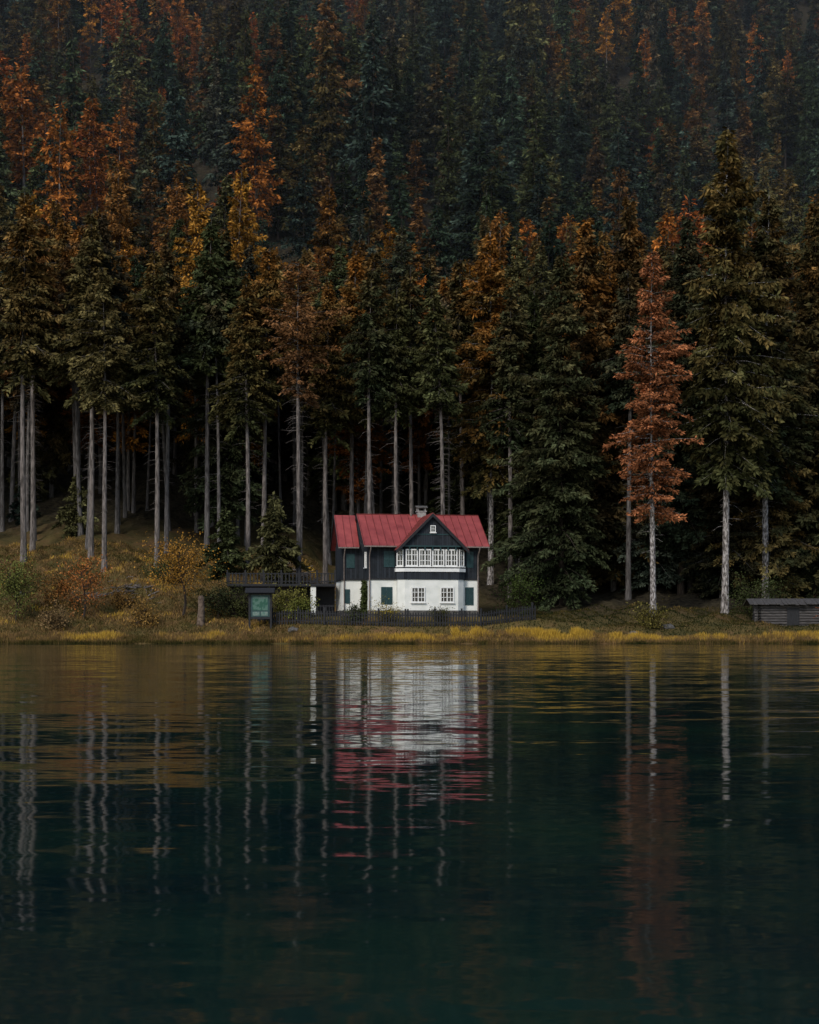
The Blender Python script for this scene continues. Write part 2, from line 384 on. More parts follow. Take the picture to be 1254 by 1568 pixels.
TREES=[  # far-left trees tinted lighter olive and brown in place of warm hazy light
 ('sp_hi1','spruce_tree',-36.3,140,35,OLIVE[0],0.5),
 ('sp_hi3','spruce_tree',-37.0,146,33,BROWN[0],0.4),
 ('sp_hi1','spruce_tree',-30.2,141,33,OLIVE[0],0.2),
 ('sp_hi3','spruce_tree',-28.1,137,28,OLIVE[1],0.1),
 ('sp_hi1','spruce_tree',-23.6,139,30,GREEN[2],0.3),
 ('sp_fu2','spruce_tree',-19.0,149,32,GREEN[0],0.15),
 ('sp_hi1','spruce_tree',-15.2,140,28,GREEN[2],0.4),
 ('sp_hi3','spruce_tree',-14.2,144,31,GREEN[2],0.7),
 ('pine','scots_pine_tree',-10.3,138,30,(0.10,0.052,0.024),0.4),
 ('sp_hi1','spruce_tree',-8.2,145,30,GREEN[2],0.6),
 ('sp_hi3','spruce_tree',-5.9,150,33,GREEN[2],0.9),
 ('sp_hi2','spruce_tree',-3.8,141,31,GREEN[0],0.15),
 ('sp_hi2','spruce_tree',-1.25,142,30,GREEN[2],0.1),
 ('sp_hi2','spruce_tree',0.3,147,31,GREEN[0],0.2),
 ('lean','spruce_tree',3.2,139,30,GREEN[2],0.1),
 ('sp_mid','spruce_tree',8.0,147,35,GREEN[2],1.0),
 ('sp_hi1','spruce_tree',9.6,142,30,GREEN[0],0.2),
 ('sp_hi2','spruce_tree',5.4,150,32,GREEN[0],0.4),
 ('sp_fu1','spruce_tree',14.3,139,33,GREEN[0],0.15),
 ('sp_fu2','spruce_tree',16.8,147,38,GREEN[1],0.7),
 ('sp_fu2','spruce_tree',21.8,151,40,GREEN[1],0.5),
 ('larch','larch_tree',21.3,130,32,(0.21,0.080,0.034),0.0),
 ('sp_mid','spruce_tree',28.4,134,44,GREEN[2],0.3),
 ('sp_fu2','spruce_tree',26.8,147,38,GREEN[1],0.1),
 ('sp_mid','spruce_tree',33.5,140,39,GREEN[0],0.3),
 ('sp_fu1','spruce_tree',39.8,146,40,GREEN[0],0.4),
 ('young','young_spruce_tree',-12.2,134.5,8.2,OLIVE[0],0.0),
 ('young','young_spruce_tree',-17.0,137,6.5,GREEN[2],0.0),
 ('larch2','larch_tree',-43,168,35,YEL,0.0),('larch2','larch_tree',-34.0,174,37,(0.16,0.075,0.022),0.0),
 ('larch2','larch_tree',-23.8,166,37,YEL,0.0),('larch2','larch_tree',-20.0,169,38,YEL,0.0),
 ('larch2','larch_tree',-30,190,30,(0.16,0.07,0.02),0.0),('larch2','larch_tree',9.5,166,36,(0.16,0.072,0.02),0.0),
]
Hn={'sp_hi1':32,'sp_hi2':32,'sp_hi3':32,'sp_fu1':34,'sp_fu2':34,'sp_mid':34,'larch':32,'larch2':26,'pine':30,'lean':31,'young':8}
occupied=[]
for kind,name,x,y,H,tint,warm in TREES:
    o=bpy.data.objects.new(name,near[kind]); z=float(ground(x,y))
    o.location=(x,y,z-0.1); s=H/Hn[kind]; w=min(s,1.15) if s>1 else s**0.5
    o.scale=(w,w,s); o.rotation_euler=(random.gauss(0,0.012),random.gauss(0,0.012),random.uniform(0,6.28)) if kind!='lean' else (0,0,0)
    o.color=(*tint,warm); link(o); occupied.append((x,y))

def forest(name,cells):
    P=[];T=[];Wm=[];S=[];Rz=[];Pi=[]
    for (x,y,pi,h,tint,warm,slim) in cells:
        P.append((x,y,float(ground(x,y))-0.2)); T.append(tint); Wm.append(warm); S.append((slim,slim,h)); Rz.append((random.gauss(0,0.02),random.gauss(0,0.02),random.uniform(0,6.28))); Pi.append(pi)
    me=bpy.data.meshes.new(name); me.from_pydata(P,[],[])
    def at(n,t,arr,key):
        a=me.attributes.new(n,t,'POINT'); a.data.foreach_set(key,np.asarray(arr,dtype=np.int32 if t=='INT' else np.float32).ravel())
    at('tint','FLOAT_VECTOR',T,'vector'); at('warm','FLOAT',Wm,'value'); at('scl','FLOAT_VECTOR',S,'vector'); at('rot','FLOAT_VECTOR',Rz,'vector'); at('pidx','INT',Pi,'value')
    o=bpy.data.objects.new(name,me); o.color=(0,0,0,0); link(o)
    ng=bpy.data.node_groups.new(name+'_nodes','GeometryNodeTree')
    ng.interface.new_socket('Geometry',in_out='INPUT',socket_type='NodeSocketGeometry')
    ng.interface.new_socket('Geometry',in_out='OUTPUT',socket_type='NodeSocketGeometry')
    gi=ng.nodes.new('NodeGroupInput'); go=ng.nodes.new('NodeGroupOutput')
    ip=ng.nodes.new('GeometryNodeInstanceOnPoints'); ci=ng.nodes.new('GeometryNodeCollectionInfo')
    ci.inputs['Collection'].default_value=protos; ci.inputs['Separate Children'].default_value=True; ci.inputs['Reset Children'].default_value=True
    def na(n,t):
        q=ng.nodes.new('GeometryNodeInputNamedAttribute'); q.data_type=t; q.inputs['Name'].default_value=n; return q.outputs['Attribute']
    ng.links.new(gi.outputs[0],ip.inputs['Points']); ng.links.new(ci.outputs[0],ip.inputs['Instance'])
    ip.inputs['Pick Instance'].default_value=True
    ng.links.new(na('pidx','INT'),ip.inputs['Instance Index'])
    er=ng.nodes.new('FunctionNodeEulerToRotation'); ng.links.new(na('rot','FLOAT_VECTOR'),er.inputs[0]); ng.links.new(er.outputs[0],ip.inputs['Rotation'])
    ng.links.new(na('scl','FLOAT_VECTOR'),ip.inputs['Scale'])
    ng.links.new(ip.outputs[0],go.inputs[0])
    md=o.modifiers.new('instances','NODES'); md.node_group=ng
    return o
def pickc(l,k0=0.55,k1=1.6): 
    c=random.choice(l); k=random.uniform(k0,k1); return tuple(v*k for v in c)
cells=[]
y=146.0
while y<475:
    sp=4.2 if y<168 else (5.2 if y<195 else 6.5)
    half=0.30*y+16
    x=-half
    while x<half:
        px=x+random.uniform(-0.5,0.5)*sp*1.15; py=y+random.uniform(-0.5,0.5)*sp*1.15
        x+=sp
        if py<150 and any((px-a)**2+(py-b)**2<7 for a,b in occupied): continue
        if random.random()<(0.30 if (py<160 and px<-12) else 0.08): continue
        nv=mnoise.noise(Vector((px*0.02,py*0.013,3.1)))+0.45*mnoise.noise(Vector((px*0.09,py*0.06,9.0)))
        leftness=max(-0.4,min(1,(30-px)/90))
        w=nv*0.6+0.16*leftness+random.gauss(0,0.30)
        if py<185:
            if px<6: pi=random.choice([0,1,2,1,14,14,14] if py<166 else [0,2,3,4,1])
            else: pi=random.choice([3,4,3,4,1])
            h=random.uniform(0.72,1.04); slim=random.uniform(0.8,1.08)
            tint=pickc(GREEN+OLIVE[:1]); warm=max(0,random.gauss(0.28,0.4))
            if w>0.55 and py>158: pi=5; tint=pickc(ORANGE[:3],0.4,0.9); h=random.uniform(0.9,1.2)
            if random.random()<0.12 and py<172: pi=13; tint=pickc(OLIVE+GREEN); warm=0; h=random.uniform(0.4,1.2); slim=h
        else:
            h=random.uniform(0.55,1.0)+ (random.uniform(0,0.5) if random.random()<0.4 else 0.1); slim=h**0.6*random.uniform(0.8,1.25)
            if w>0.42: pi=random.choice([10,11,12]); tint=pickc(ORANGE,0.35,1.15); warm=0
            elif w>0.22: pi=random.choice([6,7,10,11,8]); tint=pickc(BROWN+OLIVE,0.45,1.3); warm=0.2
            else: pi=random.choice([6,7,8,9]); tint=pickc(GREEN); warm=max(0,random.gauss(0.0,0.25))
        cells.append((px,py,pi,h,tint,warm,slim))
    y+=sp
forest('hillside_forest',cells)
print('forest',len(cells))

# thin autumn haze lying over the slope
m=bpy.data.materials.new('autumn_haze'); m.use_nodes=True; nt=m.node_tree; nt.nodes.remove(nt.nodes['Principled BSDF'])
vs=nt.nodes.new('ShaderNodeVolumeScatter'); vs.inputs['Color'].default_value=(0.82,0.91,1.0,1); vs.inputs['Density'].default_value=0.00017; vs.inputs['Anisotropy'].default_value=0.1
nt.links.new(vs.outputs[0],nt.nodes['Material Output'].inputs['Volume'])
hx,hy0,hy1,hz0,hz1=260,151,560,-8,330
me=bpy.data.meshes.new('hillside_haze')
me.from_pydata([(-hx,hy0,hz0),(hx,hy0,hz0),(hx,hy1,hz0),(-hx,hy1,hz0),(-hx,hy0,hz1),(hx,hy0,hz1),(hx,hy1,hz1),(-hx,hy1,hz1)],[],
  [(0,3,2,1),(4,5,6,7),(0,1,5,4),(1,2,6,5),(2,3,7,6),(3,0,4,7)]); me.materials.append(m); me.update()
link(bpy.data.objects.new('hillside_haze',me))

# ------------------------------------------------------------------ broadleaf shrubs
def broadleaf(name,x,y,H,Rw,leafcol,n=2600,trunk=0.3,seed=1,leaf=0.16,zoff=0):
    leafcol=tuple(c*0.85 for c in leafcol)
    rg=np.random.default_rng(seed); mb=MB()
    zs=np.linspace(0,H*0.85,6)
    tr=np.stack([0.05*H*np.sin(zs),0.04*H*np.cos(zs*1.3)-0.04*H,zs],-1); tr[0,2]=-0.3
    tube(mb,tr,np.linspace(0.035*H*0.6,0.01*H*0.5,6),6,0)
    ends=[]
    nb=22
    for i in range(nb):
        s=rg.uniform(trunk,0.85); b=np.array([np.interp(s*H,zs,tr[:,0]),np.interp(s*H,zs,tr[:,1]),s*H])
        a=rg.uniform(0,6.28); L=Rw*rg.uniform(0.6,1.1)*(1.15-0.6*abs(s-0.45)); up=rg.uniform(0.2,0.9)
        e=b+np.array([math.cos(a)*L,math.sin(a)*L,L*up]); m_=(b+e)/2+rg.normal(0,0.06*L,3)
        tube(mb,[b,m_,e],[0.012*H*0.6,0.008*H*0.5,0.004*H*0.4],4,0)
        ends.append((m_,0.3*L)); ends.append((e,0.38*L))
        for j in range(2):
            e2=m_+rg.normal(0,0.35*L,3); tube(mb,[m_,e2],[0.02,0.008],3,0); ends.append((e2,0.25*L))
    E=np.array([e for e,_ in ends]); Sg=np.array([s for _,s in ends])
    k=rg.integers(0,len(E),n)
    C=E[k]+rg.normal(0,1,(n,3))*Sg[k][:,None]*0.7; C[:,2]=np.maximum(C[:,2],0.1)
    D=unit(rg.normal(0,1,(n,3))+np.array([0,0,-0.3])); W=unit(np.cross(D,rg.normal(0,1,(n,3))))
    shb=rg.uniform(0.5,1.4,len(E))
    kites(mb,C,D,W,(rg.uniform(0.7,1.3,n)*leaf,rg.uniform(0.5,0.9,n)*leaf),1,shb[k]*rg.uniform(0.6,1.4,n),np.zeros(n))
    o=bpy.data.objects.new(name,mb.mesh(name,[M_barkd,M_fol])); o.location=(x,y,float(ground(x,y))+zoff); o.color=(*leafcol,0)
    link(o); return o
broadleaf('autumn_tree',-19.0,124.5,6.6,2.4,(0.32,0.16,0.03),3000,0.38,1)
broadleaf('autumn_tree',-27.2,124,4.6,1.9,(0.32,0.12,0.035),1700,0.2,2)
broadleaf('green_bush',-32.6,123,4.4,2.0,(0.12,0.13,0.035),3000,0.1,3)
broadleaf('autumn_bush',-30,126,2.2,1.4,(0.20,0.10,0.03),1500,0.1,4)
broadleaf('yellow_bush',-10.1,124.0,1.7,1.5,(0.15,0.14,0.035),2800,0.05,5)
broadleaf('yellow_bush',-9.2,123.4,0.9,1.1,(0.12,0.13,0.03),1500,0.05,6)
broadleaf('garden_bush',-1.9,122.3,1.1,1.0,(0.22,0.17,0.035),1600,0.05,7,0.11)
broadleaf('garden_bush',-4.6,122.2,1.0,0.9,(0.05,0.06,0.025),1500,0.05,8,0.11)
broadleaf('garden_bush',2.6,122.2,0.8,0.8,(0.06,0.06,0.02),1200,0.05,9,0.11)
broadleaf('green_bush',9.4,130,3.4,1.7,(0.05,0.07,0.02),2600,0.05,10)
broadleaf('autumn_bush',-21.8,122,1.8,1.3,(0.24,0.14,0.04),1300,0.05,11)
broadleaf('autumn_bush',19.6,122.5,1.3,1.3,(0.13,0.11,0.03),1300,0.05,12)
broadleaf('green_bush',30.5,131,2.8,2.0,(0.045,0.055,0.02),2600,0.05,13)
broadleaf('orange_bush',35.5,121.5,1.4,1.8,(0.24,0.07,0.03),1900,0.05,14)
broadleaf('dark_bush',-16.2,125.5,2.4,1.4,(0.035,0.04,0.018),2400,0.05,15)
broadleaf('autumn_bush',-24.5,127,1.2,1.2,(0.18,0.10,0.03),1000,0.05,16)
broadleaf('autumn_bush',-34.5,130,1.4,1.3,(0.16,0.10,0.03),1000,0.05,17)
broadleaf('green_bush',-22.5,134,1.3,1.2,(0.08,0.09,0.03),1100,0.05,18)
broadleaf('autumn_bush',-29.0,121.5,1.3,1.2,(0.20,0.13,0.06),1300,0.05,19)
broadleaf('dark_bush',-13.9,125.2,1.9,1.3,(0.05,0.055,0.02),1800,0.05,20)

# ------------------------------------------------------------------ grass + reeds
def blades(name,n,xr,yr,hr,w,huef,mask=None,seed=3,lean=0.35,mat=None):
    rg=np.random.default_rng(seed)
    x=rg.uniform(*xr,n); y=rg.uniform(*yr,n)
    if mask is not None:
        k=mask(x,y,rg); x,y=x[k],y[k]; n=len(x)
    z=ground(x,y)
    hh=rg.uniform(*hr,n)
    patch=np.array([mnoise.noise(Vector((a*0.35,b*0.5,0)))+0.5*mnoise.noise(Vector((a*1.3,b*1.3,5))) for a,b in zip(x,y)])
    hue=np.clip(huef(x,y)+0.55*patch+rg.normal(0,0.10,n),0,1)
    hh*=1+0.6*patch
    C=np.stack([x,y,z-0.03],-1)
    D=unit(np.stack([rg.normal(0,lean,n),rg.normal(0,lean,n),np.ones(n)],-1))
    a=rg.uniform(0,3.14,n); W=np.stack([np.cos(a),np.sin(a)*0.6,0*a],-1)
    mb=MB(); kites(mb,C,D,W,(hh,rg.uniform(0.6,1.3,n)*w),0,rg.uniform(0.5,1.35,n),hue)
    link(bpy.data.objects.new(name,mb.mesh(name,[mat or M_grass])))
blades('meadow_grass',95000,(-48,-9),(120,148),(0.12,0.42),0.07,lambda x,y:0.53+0*x,seed=3,lean=0.5)
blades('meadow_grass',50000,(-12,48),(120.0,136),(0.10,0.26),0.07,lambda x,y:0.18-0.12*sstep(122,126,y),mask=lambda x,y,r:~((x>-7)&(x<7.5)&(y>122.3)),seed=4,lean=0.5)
def reedmask(x,y,r):
    edge=117.6+0.35*np.sin(x*0.5)+0.25*np.sin(x*1.7); return y>edge
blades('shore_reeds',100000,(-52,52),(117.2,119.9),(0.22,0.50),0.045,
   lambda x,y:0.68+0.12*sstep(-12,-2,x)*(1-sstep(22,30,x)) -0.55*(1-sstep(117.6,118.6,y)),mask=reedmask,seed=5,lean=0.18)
blades('yellow_reeds',13000,(3.5,17),(119.2,120.4),(0.35,0.75),0.05,lambda x,y:0.97+0*x,seed=6,lean=0.25,
   mask=lambda x,y,r:(np.sin(x*0.9)+np.sin(x*2.3+1)>-0.9))
blades('yellow_reeds',3000,(28.5,34),(119.2,120.2),(0.35,0.7),0.05,lambda x,y:0.9+0*x,seed=8,lean=0.25)

# ------------------------------------------------------------------ building toolkit
class PB(MB):
    def box(s,u0,u1,v0,v1,w0,w1):
        s.obox((u0,v0,w0),(u1-u0,0,0),(0,v1-v0,0),(0,0,w1-w0))
    def obox(s,o,a,b,c):
        o,a,b,c=map(lambda t:np.array(t,float),(o,a,b,c))
        v=[o,o+a,o+a+b,o+b,o+c,o+a+c,o+a+b+c,o+b+c]
        s.add(v,[(0,3,2,1),(4,5,6,7),(0,1,5,4),(1,2,6,5),(2,3,7,6),(3,0,4,7)])
    def slab(s,p0,p1,p2,p3,t):
        p=[np.array(q,float) for q in (p0,p1,p2,p3)]
        n=np.cross(p[1]-p[0],p[3]-p[0]); n/=np.linalg.norm(n)
        if n[2]<0: n=-n
        lo=[q-n*t for q in p]; v=p+lo
        s.add(v,[(0,1,2,3),(7,6,5,4),(0,4,5,1),(1,5,6,2),(2,6,7,3),(3,7,4,0)])
def part(name,pb,mat,parent,smooth=False):
    o=bpy.data.objects.new(name,pb.mesh(name,[mat],smooth)); link(o,parent); return o
def ngon_prism(name,poly,w0,w1,mat,parent):
    n=len(poly); v=[(a,b,w0) for a,b in poly]+[(a,b,w1) for a,b in poly]
    f=[list(range(n))[::-1],list(range(n,2*n))]+[(i,(i+1)%n,n+(i+1)%n,n+i) for i in range(n)]
    me=bpy.data.meshes.new(name); me.from_pydata(v,[],f); me.materials.append(mat); me.update()
    link(bpy.data.objects.new(name,me),parent)
def rawpoly(name,v,f,mat,parent):
    me=bpy.data.meshes.new(name); me.from_pydata(v,[],f); me.materials.append(mat); me.update()
    link(bpy.data.objects.new(name,me),parent)
def window(fr,gl,o,d,nrm,w,h,cols,rows,ft=0.09,bar=0.045,mull=None):
    o=np.array(o,float); d=np.array([*d,0.0]); nn=np.array([*nrm,0.0]); up=np.array([0,0,1.0])
    gl.obox(o+nn*0.01,d*w,nn*0.02,up*h)
    dep=nn*0.09
    fr.obox(o,d*ft,dep,up*h); fr.obox(o+d*(w-ft),d*ft,dep,up*h)
    fr.obox(o+d*ft,d*(w-2*ft),dep,up*ft); fr.obox(o+d*ft+up*(h-ft),d*(w-2*ft),dep,up*ft)
    for i in range(1,cols):
        big=(mull and i%mull==0); b=bar*1.9 if big else bar
        fr.obox(o+d*(w*i/cols-b/2)+up*ft,d*b,nn*(0.075 if big else 0.055),up*(h-2*ft))
    for j in range(1,rows):
        fr.obox(o+d*ft+up*(h*j/rows-bar/2),d*(w-2*ft),nn*0.050,up*bar)
    fr.obox(o-d*0.06-up*0.07,d*(w+0.12),nn*0.16,up*0.068)

# ------------------------------------------------------------------ lake house
house=bpy.data.objects.new('lake_house',None); link(house)
house.location=(1.2,124.3,2.2); house.rotation_euler=(0,0,math.radians(10))
hw=4.65; dp=7.5
p=PB(); p.box(-hw-0.04,hw+0.04,-0.04,dp+0.04,-0.6,0.5); p.box(-6.54,-hw-0.05,2.46,7.04,-0.6,0.5); part('stone_plinth',p,M_stone,house)
p=PB(); p.box(-hw,hw,0,dp,0.5,3.1); p.box(-6.5,-hw-0.003,2.5,7.0,0.5,3.1); part('ground_floor_walls',p,M_plaster,house)
p=PB(); p.box(-hw-0.05,hw+0.05,-0.05,dp+0.05,3.102,6.1); p.box(-6.55,-hw-0.053,2.45,7.05,3.102,6.1); part('upper_floor_walls',p,M_siding,house)
p=PB(); p.box(-hw-0.10,hw+0.10,-0.10,dp+0.1,3.05,3.2); p.box(-6.6,-hw-0.103,2.40,7.1,3.05,3.2); part('floor_band_board',p,M_dark,house)
rw=8.75
for k,u in enumerate((-hw-0.05,hw-0.15)):
    rawpoly('end_gable_%d'%k,[(u,-0.05,6.1),(u,dp+.05,6.1),(u,3.75,rw-0.18),(u+.2,-0.05,6.1),(u+.2,dp+.05,6.1),(u+.2,3.75,rw-0.18)],
        [(0,1,2),(5,4,3),(0,3,4,1),(1,4,5,2),(2,5,3,0)],M_siding,house)
rawpoly('wing_gable',[(-6.5,2.45,6.1),(-6.5,7.05,6.1),(-6.5,4.75,rw-0.25),(-4.7,2.45,6.1),(-4.7,7.05,6.1),(-4.7,4.75,rw-0.25)],
        [(0,1,2),(5,4,3),(0,3,4,1),(1,4,5,2),(2,5,3,0)],M_siding,house)
rl,rr_=-5.15,5.45; ef=-0.75; eb=8.25; ew=5.85
p=PB()
p.slab((rl,ef,ew),(rr_,ef,ew),(rr_,3.75,rw),(rl,3.75,rw),0.10)
p.slab((rl,eb,ew),(rr_,eb,ew),(rr_,3.752,rw),(rl,3.752,rw),0.10)
p.slab((-6.95,1.9,ew),(-5.16,1.9,ew),(-5.16,4.75,rw-0.03),(-6.95,4.75,rw-0.03),0.10)
p.slab((-6.95,7.6,ew),(-5.16,7.6,ew),(-5.16,4.752,rw-0.03),(-6.95,4.752,rw-0.03),0.10)
bc=0.47
pk=8.55
p.slab((bc-3.05,-1.55,pk-3.05),(bc,-1.55,pk),(bc,3.4,pk),(bc-3.05,3.4,pk-3.05),0.09)
p.slab((bc+3.05,-1.55,pk-3.05),(bc+.002,-1.55,pk),(bc+.002,3.4,pk),(bc+3.05,3.4,pk-3.05),0.09)
part('red_roof',p,M_roof,house)
p=PB()
sl=np.array([0,3.75-ef,rw-ew]); sn=np.array([0,-(rw-ew),3.75-ef]); sn/=np.linalg.norm(sn)
for u in np.arange(rl+0.05,rr_,0.62):
    t0=0.0; o=np.array([u,ef,ew]); a=abs(u-bc)
    if a<3.0:
        t0=(pk-a-ew)/(rw-ew)
        if t0>0.97: continue
    p.obox(o+sl*max(t0,0),(0.035,0,0),sl*(1-max(t0,0)),sn*0.045)
sl2=np.array([0,2.85,rw-0.03-ew]); sn2=np.array([0,-(rw-.03-ew),2.85]); sn2/=np.linalg.norm(sn2)
for u in (-6.9,-6.3,-5.7): p.obox(np.array([u,1.9,ew]),(0.035,0,0),sl2,sn2*0.045)
for sg in (-1,1):
    for v in np.arange(-1.5,3.0,0.6):
        a=np.array([bc+sg*3.05,v,pk-3.05]); d=np.array([-sg*3.05,0,3.05]); n_=np.array([sg,0,1])/1.414
        p.obox(a,d,(0,0.035,0),n_*0.045)
p.obox((rl,3.67,rw-0.01),(rr_-rl,0,0),(0,0.16,0),(0,0,0.06))
M_seam=simple('dark_red_seam',(0.10,0.018,0.016),(0.18,0.034,0.030),scale=3,rough=0.6)
part('roof_standing_seams',p,M_seam,house)
p=PB()
for u in (rl-0.05,rr_+0.002): 
    p.obox((u,ef,ew-0.26),(0.048,0,0),sl,(0,0,0.25)); p.obox((u,eb,ew-0.26),(0.048,0,0),np.array([0,3.75-eb,rw-ew]),(0,0,0.25))
p.obox((-7.0,1.9,ew-0.26),(0.048,0,0),sl2,(0,0,0.25)); p.obox((-7.0,7.6,ew-0.26),(0.048,0,0),(0,-2.85,rw-.03-ew),(0,0,0.25))
for sg in (-1,1):
    p.obox((bc+sg*3.1,-1.60,pk-3.1-0.32),(-sg*3.1,0,3.1),(0,0.048,0),(0,0,0.30))
part('barge_boards',p,M_dark,house)
p=PB()
p.obox((rl,ef-0.13,ew-0.12),(bc-2.9-rl,0,0),(0,0.12,0),(0,0,0.11)); p.obox((bc+2.9,ef-0.13,ew-0.12),(rr_-bc-2.9,0,0),(0,0.12,0),(0,0,0.11))
p.obox((-6.95,1.78,ew-0.12),(1.75,0,0),(0,0.12,0),(0,0,0.11))
part('gutters',p,M_metal,house)
m_=MB()
for u in (-hw+0.05,hw-0.05):
    tube(m_,[(u,ef-0.07,ew-0.12),(u,ef-0.05,ew-0.3),(u,-0.16,ew-0.75),(u,-0.14,3.5),(u,-0.16,0.1)],[0.055]*5,8)
tube(m_,[(-6.4,1.84,ew-0.12),(-6.4,1.9,ew-0.35),(-6.4,2.36,ew-0.8),(-6.4,2.36,0.1)],[0.05]*4,8)
o=bpy.data.objects.new('downpipes',m_.mesh('downpipes',[M_metal],True)); link(o,house)
def foot(k=0): return [(bc-2.8-k,0.2),(bc-2.8-k,-0.55-k*0.4),(bc-2.25-k*0.4,-1.0-k),(bc+2.25+k*0.4,-1.0-k),(bc+2.8+k,-0.55-k*0.4),(bc+2.8+k,0.2)]
ngon_prism('bay_ground_floor',foot(),0.5,3.06,M_plaster,house)
ngon_prism('bay_plinth',foot(0.04),-0.6,0.499,M_stone,house)
ngon_prism('bay_lower_cladding',foot(0.07),3.062,3.70,M_siding,house)
ngon_prism('white_sill_band',foot(0.16),3.702,3.98,M_white,house)
ngon_prism('bay_window_storey',foot(0.03),3.982,5.75,M_siding,house)
g0=-1.25
rawpoly('bay_gable',[(bc-2.8,g0,5.752),(bc+2.8,g0,5.752),(bc,g0,pk-0.14),(bc-2.8,1.0,5.752),(bc+2.8,1.0,5.752),(bc,1.0,pk-0.14)],
        [(0,1,2),(5,4,3),(0,3,4,1),(1,4,5,2),(2,5,3,0)],M_siding,house)
p=PB(); p.box(bc-2.75,bc+2.75,g0-0.05,g0-0.003,5.75,5.87); p.box(bc-1.5,bc+1.5,g0-0.04,g0-0.003,6.75,6.83)
for k in np.arange(-2.6,2.7,0.65): p.obox((bc+k,g0-0.01,5.5),(0.10,0,0),(0,0.26,0),(0,0,0.24))
part('gable_trim',p,M_teal,house)
fr,gl=PB(),PB()
for i in range(4):
    window(fr,gl,(bc-2.20+i*1.115,-1.035,4.15),(1,0),(0,-1),1.02,1.42,4,3,ft=0.10,bar=0.05,mull=2)
c=np.array([0.55,0.45]); c/=np.linalg.norm(c)
cl=math.hypot(0.55,0.45)
window(fr,gl,(bc-2.83,-0.56,4.15),(c[0],-c[1]),(-c[1],-c[0]),cl-0.08,1.42,2,3)
window(fr,gl,(bc+2.30,-1.0,4.15),(c[0],c[1]),(c[1],-c[0]),cl-0.08,1.42,2,3)
window(fr,gl,(bc-1.72,-1.003,1.15),(1,0),(0,-1),1.16,1.28,4,3,mull=2)
window(fr,gl,(bc+0.72,-1.003,1.15),(1,0),(0,-1),1.16,1.28,4,3,mull=2)
window(fr,gl,(bc-0.16,g0-0.003,6.95),(1,0),(0,-1),0.44,0.58,2,2,ft=0.06,bar=0.03)
window(fr,gl,(-hw-0.055,1.6,4.1),(0,-1),(-1,0),0.8,1.3,2,3)
part('window_frames',fr,M_white,house); part('window_panes',gl,M_glass,house)
sh=PB()
def shutter(u,w0,w,h,v=-0.003):
    sh.box(u,u+w/2-0.01,v-0.05,v,w0,w0+h); sh.box(u+w/2+0.01,u+w,v-0.05,v,w0,w0+h)
    for uu in (u,u+w/2+0.01):
        for kk in np.arange(0.12,h-0.1,0.11): sh.box(uu+0.05,uu+w/2-0.06,v-0.068,v-0.05,w0+kk,w0+kk+0.06)
shutter(-3.62,1.0,0.95,1.45); shutter(3.52,0.95,0.72,1.5); shutter(-3.4,4.1,0.9,1.35,-0.053); shutter(3.62,4.1,0.6,1.35,-0.053)
sh.box(-6.35,-5.9,2.44,2.49,1.1,2.3); sh.box(-6.2,-5.5,2.39,2.44,4.1,5.3)
part('shutters',sh,M_teal,house)
p=PB(); cx,cy=0.45,3.75; p.box(cx-.36,cx+.36,cy-.36,cy+.36,8.2,9.0); p.box(cx-.43,cx+.43,cy-.43,cy+.43,9.0,9.08)
for a in (-.36,.26):
    for b in (-.36,.26): p.box(cx+a,cx+a+.1,cy+b,cy+b+.1,9.08,9.36)
part('chimney',p,M_chim,house)
p=PB(); p.slab((cx-.5,cy-.5,9.36),(cx+.5,cy-.5,9.36),(cx+.5,cy,9.55),(cx-.5,cy,9.55),.05); p.slab((cx-.5,cy+.5,9.36),(cx+.5,cy+.5,9.36),(cx+.5,cy+.002,9.55),(cx-.5,cy+.002,9.55),.05)
part('chimney_cap',p,M_stone,house)
m_=MB(); tube(m_,[(cx-.9,3.6,8.5),(cx-.9,3.6,9.3)],[0.07,0.07],8); o=bpy.data.objects.new('vent_pipe',m_.mesh('vent_pipe',[M_metal],True)); link(o,house)
rg=np.random.default_rng(5); n=2600; mb=MB()
yy=rg.uniform(0.3,2.3,n); zz=rg.uniform(0,1,n)**1.1*3.0; k=np.abs(yy-1.2-0.3*np.sin(zz*2))<(0.95-0.2*zz)
yy,zz=yy[k],zz[k]; n=len(yy)
C=np.stack([-hw-0.04-rg.random(n)*0.35,yy,zz],-1); D=unit(rg.normal(0,1,(n,3))+[-0.5,0,-0.8]); W=unit(np.cross(D,rg.normal(0,1,(n,3))))
kites(mb,C,D,W,(rg.uniform(.12,.24,n),rg.uniform(.08,.18,n)),0,rg.uniform(.5,1.5,n),np.zeros(n))
o=bpy.data.objects.new('climbing_vine',mb.mesh('climbing_vine',[M_fol])); o.color=(0.035,0.045,0.015,0); link(o,house)
# annex: raised terrace with railing over an open store
porch=bpy.data.objects.new('terrace_annex',None); link(porch); porch.location=(-8.1,127.3,2.3); porch.rotation_euler=(0,0,math.radians(3))
p=PB(); p.box(-7.4,1.75,-0.9,2.6,2.45,2.68); p.box(-7.4,1.75,-0.93,-0.903,2.50,2.62); part('terrace_deck',p,M_dark,porch)
p=PB()
for u in np.arange(-7.3,1.7,0.30): p.box(u,u+0.10,-0.86,-0.82,2.72,3.62)
for u in np.arange(-7.4,1.8,1.52): p.box(u-0.07,u+0.07,-0.88,-0.74,2.683,3.85)
p.box(-7.4,1.75,-0.815,-0.75,3.50,3.58); p.box(-7.4,1.75,-0.815,-0.75,2.85,2.93)
part('terrace_railing',p,M_dark,porch)
p=PB(); p.box(-0.35,0.10,-0.8,-0.4,-1.2,2.447); part('white_pillar',p,M_plaster,porch)
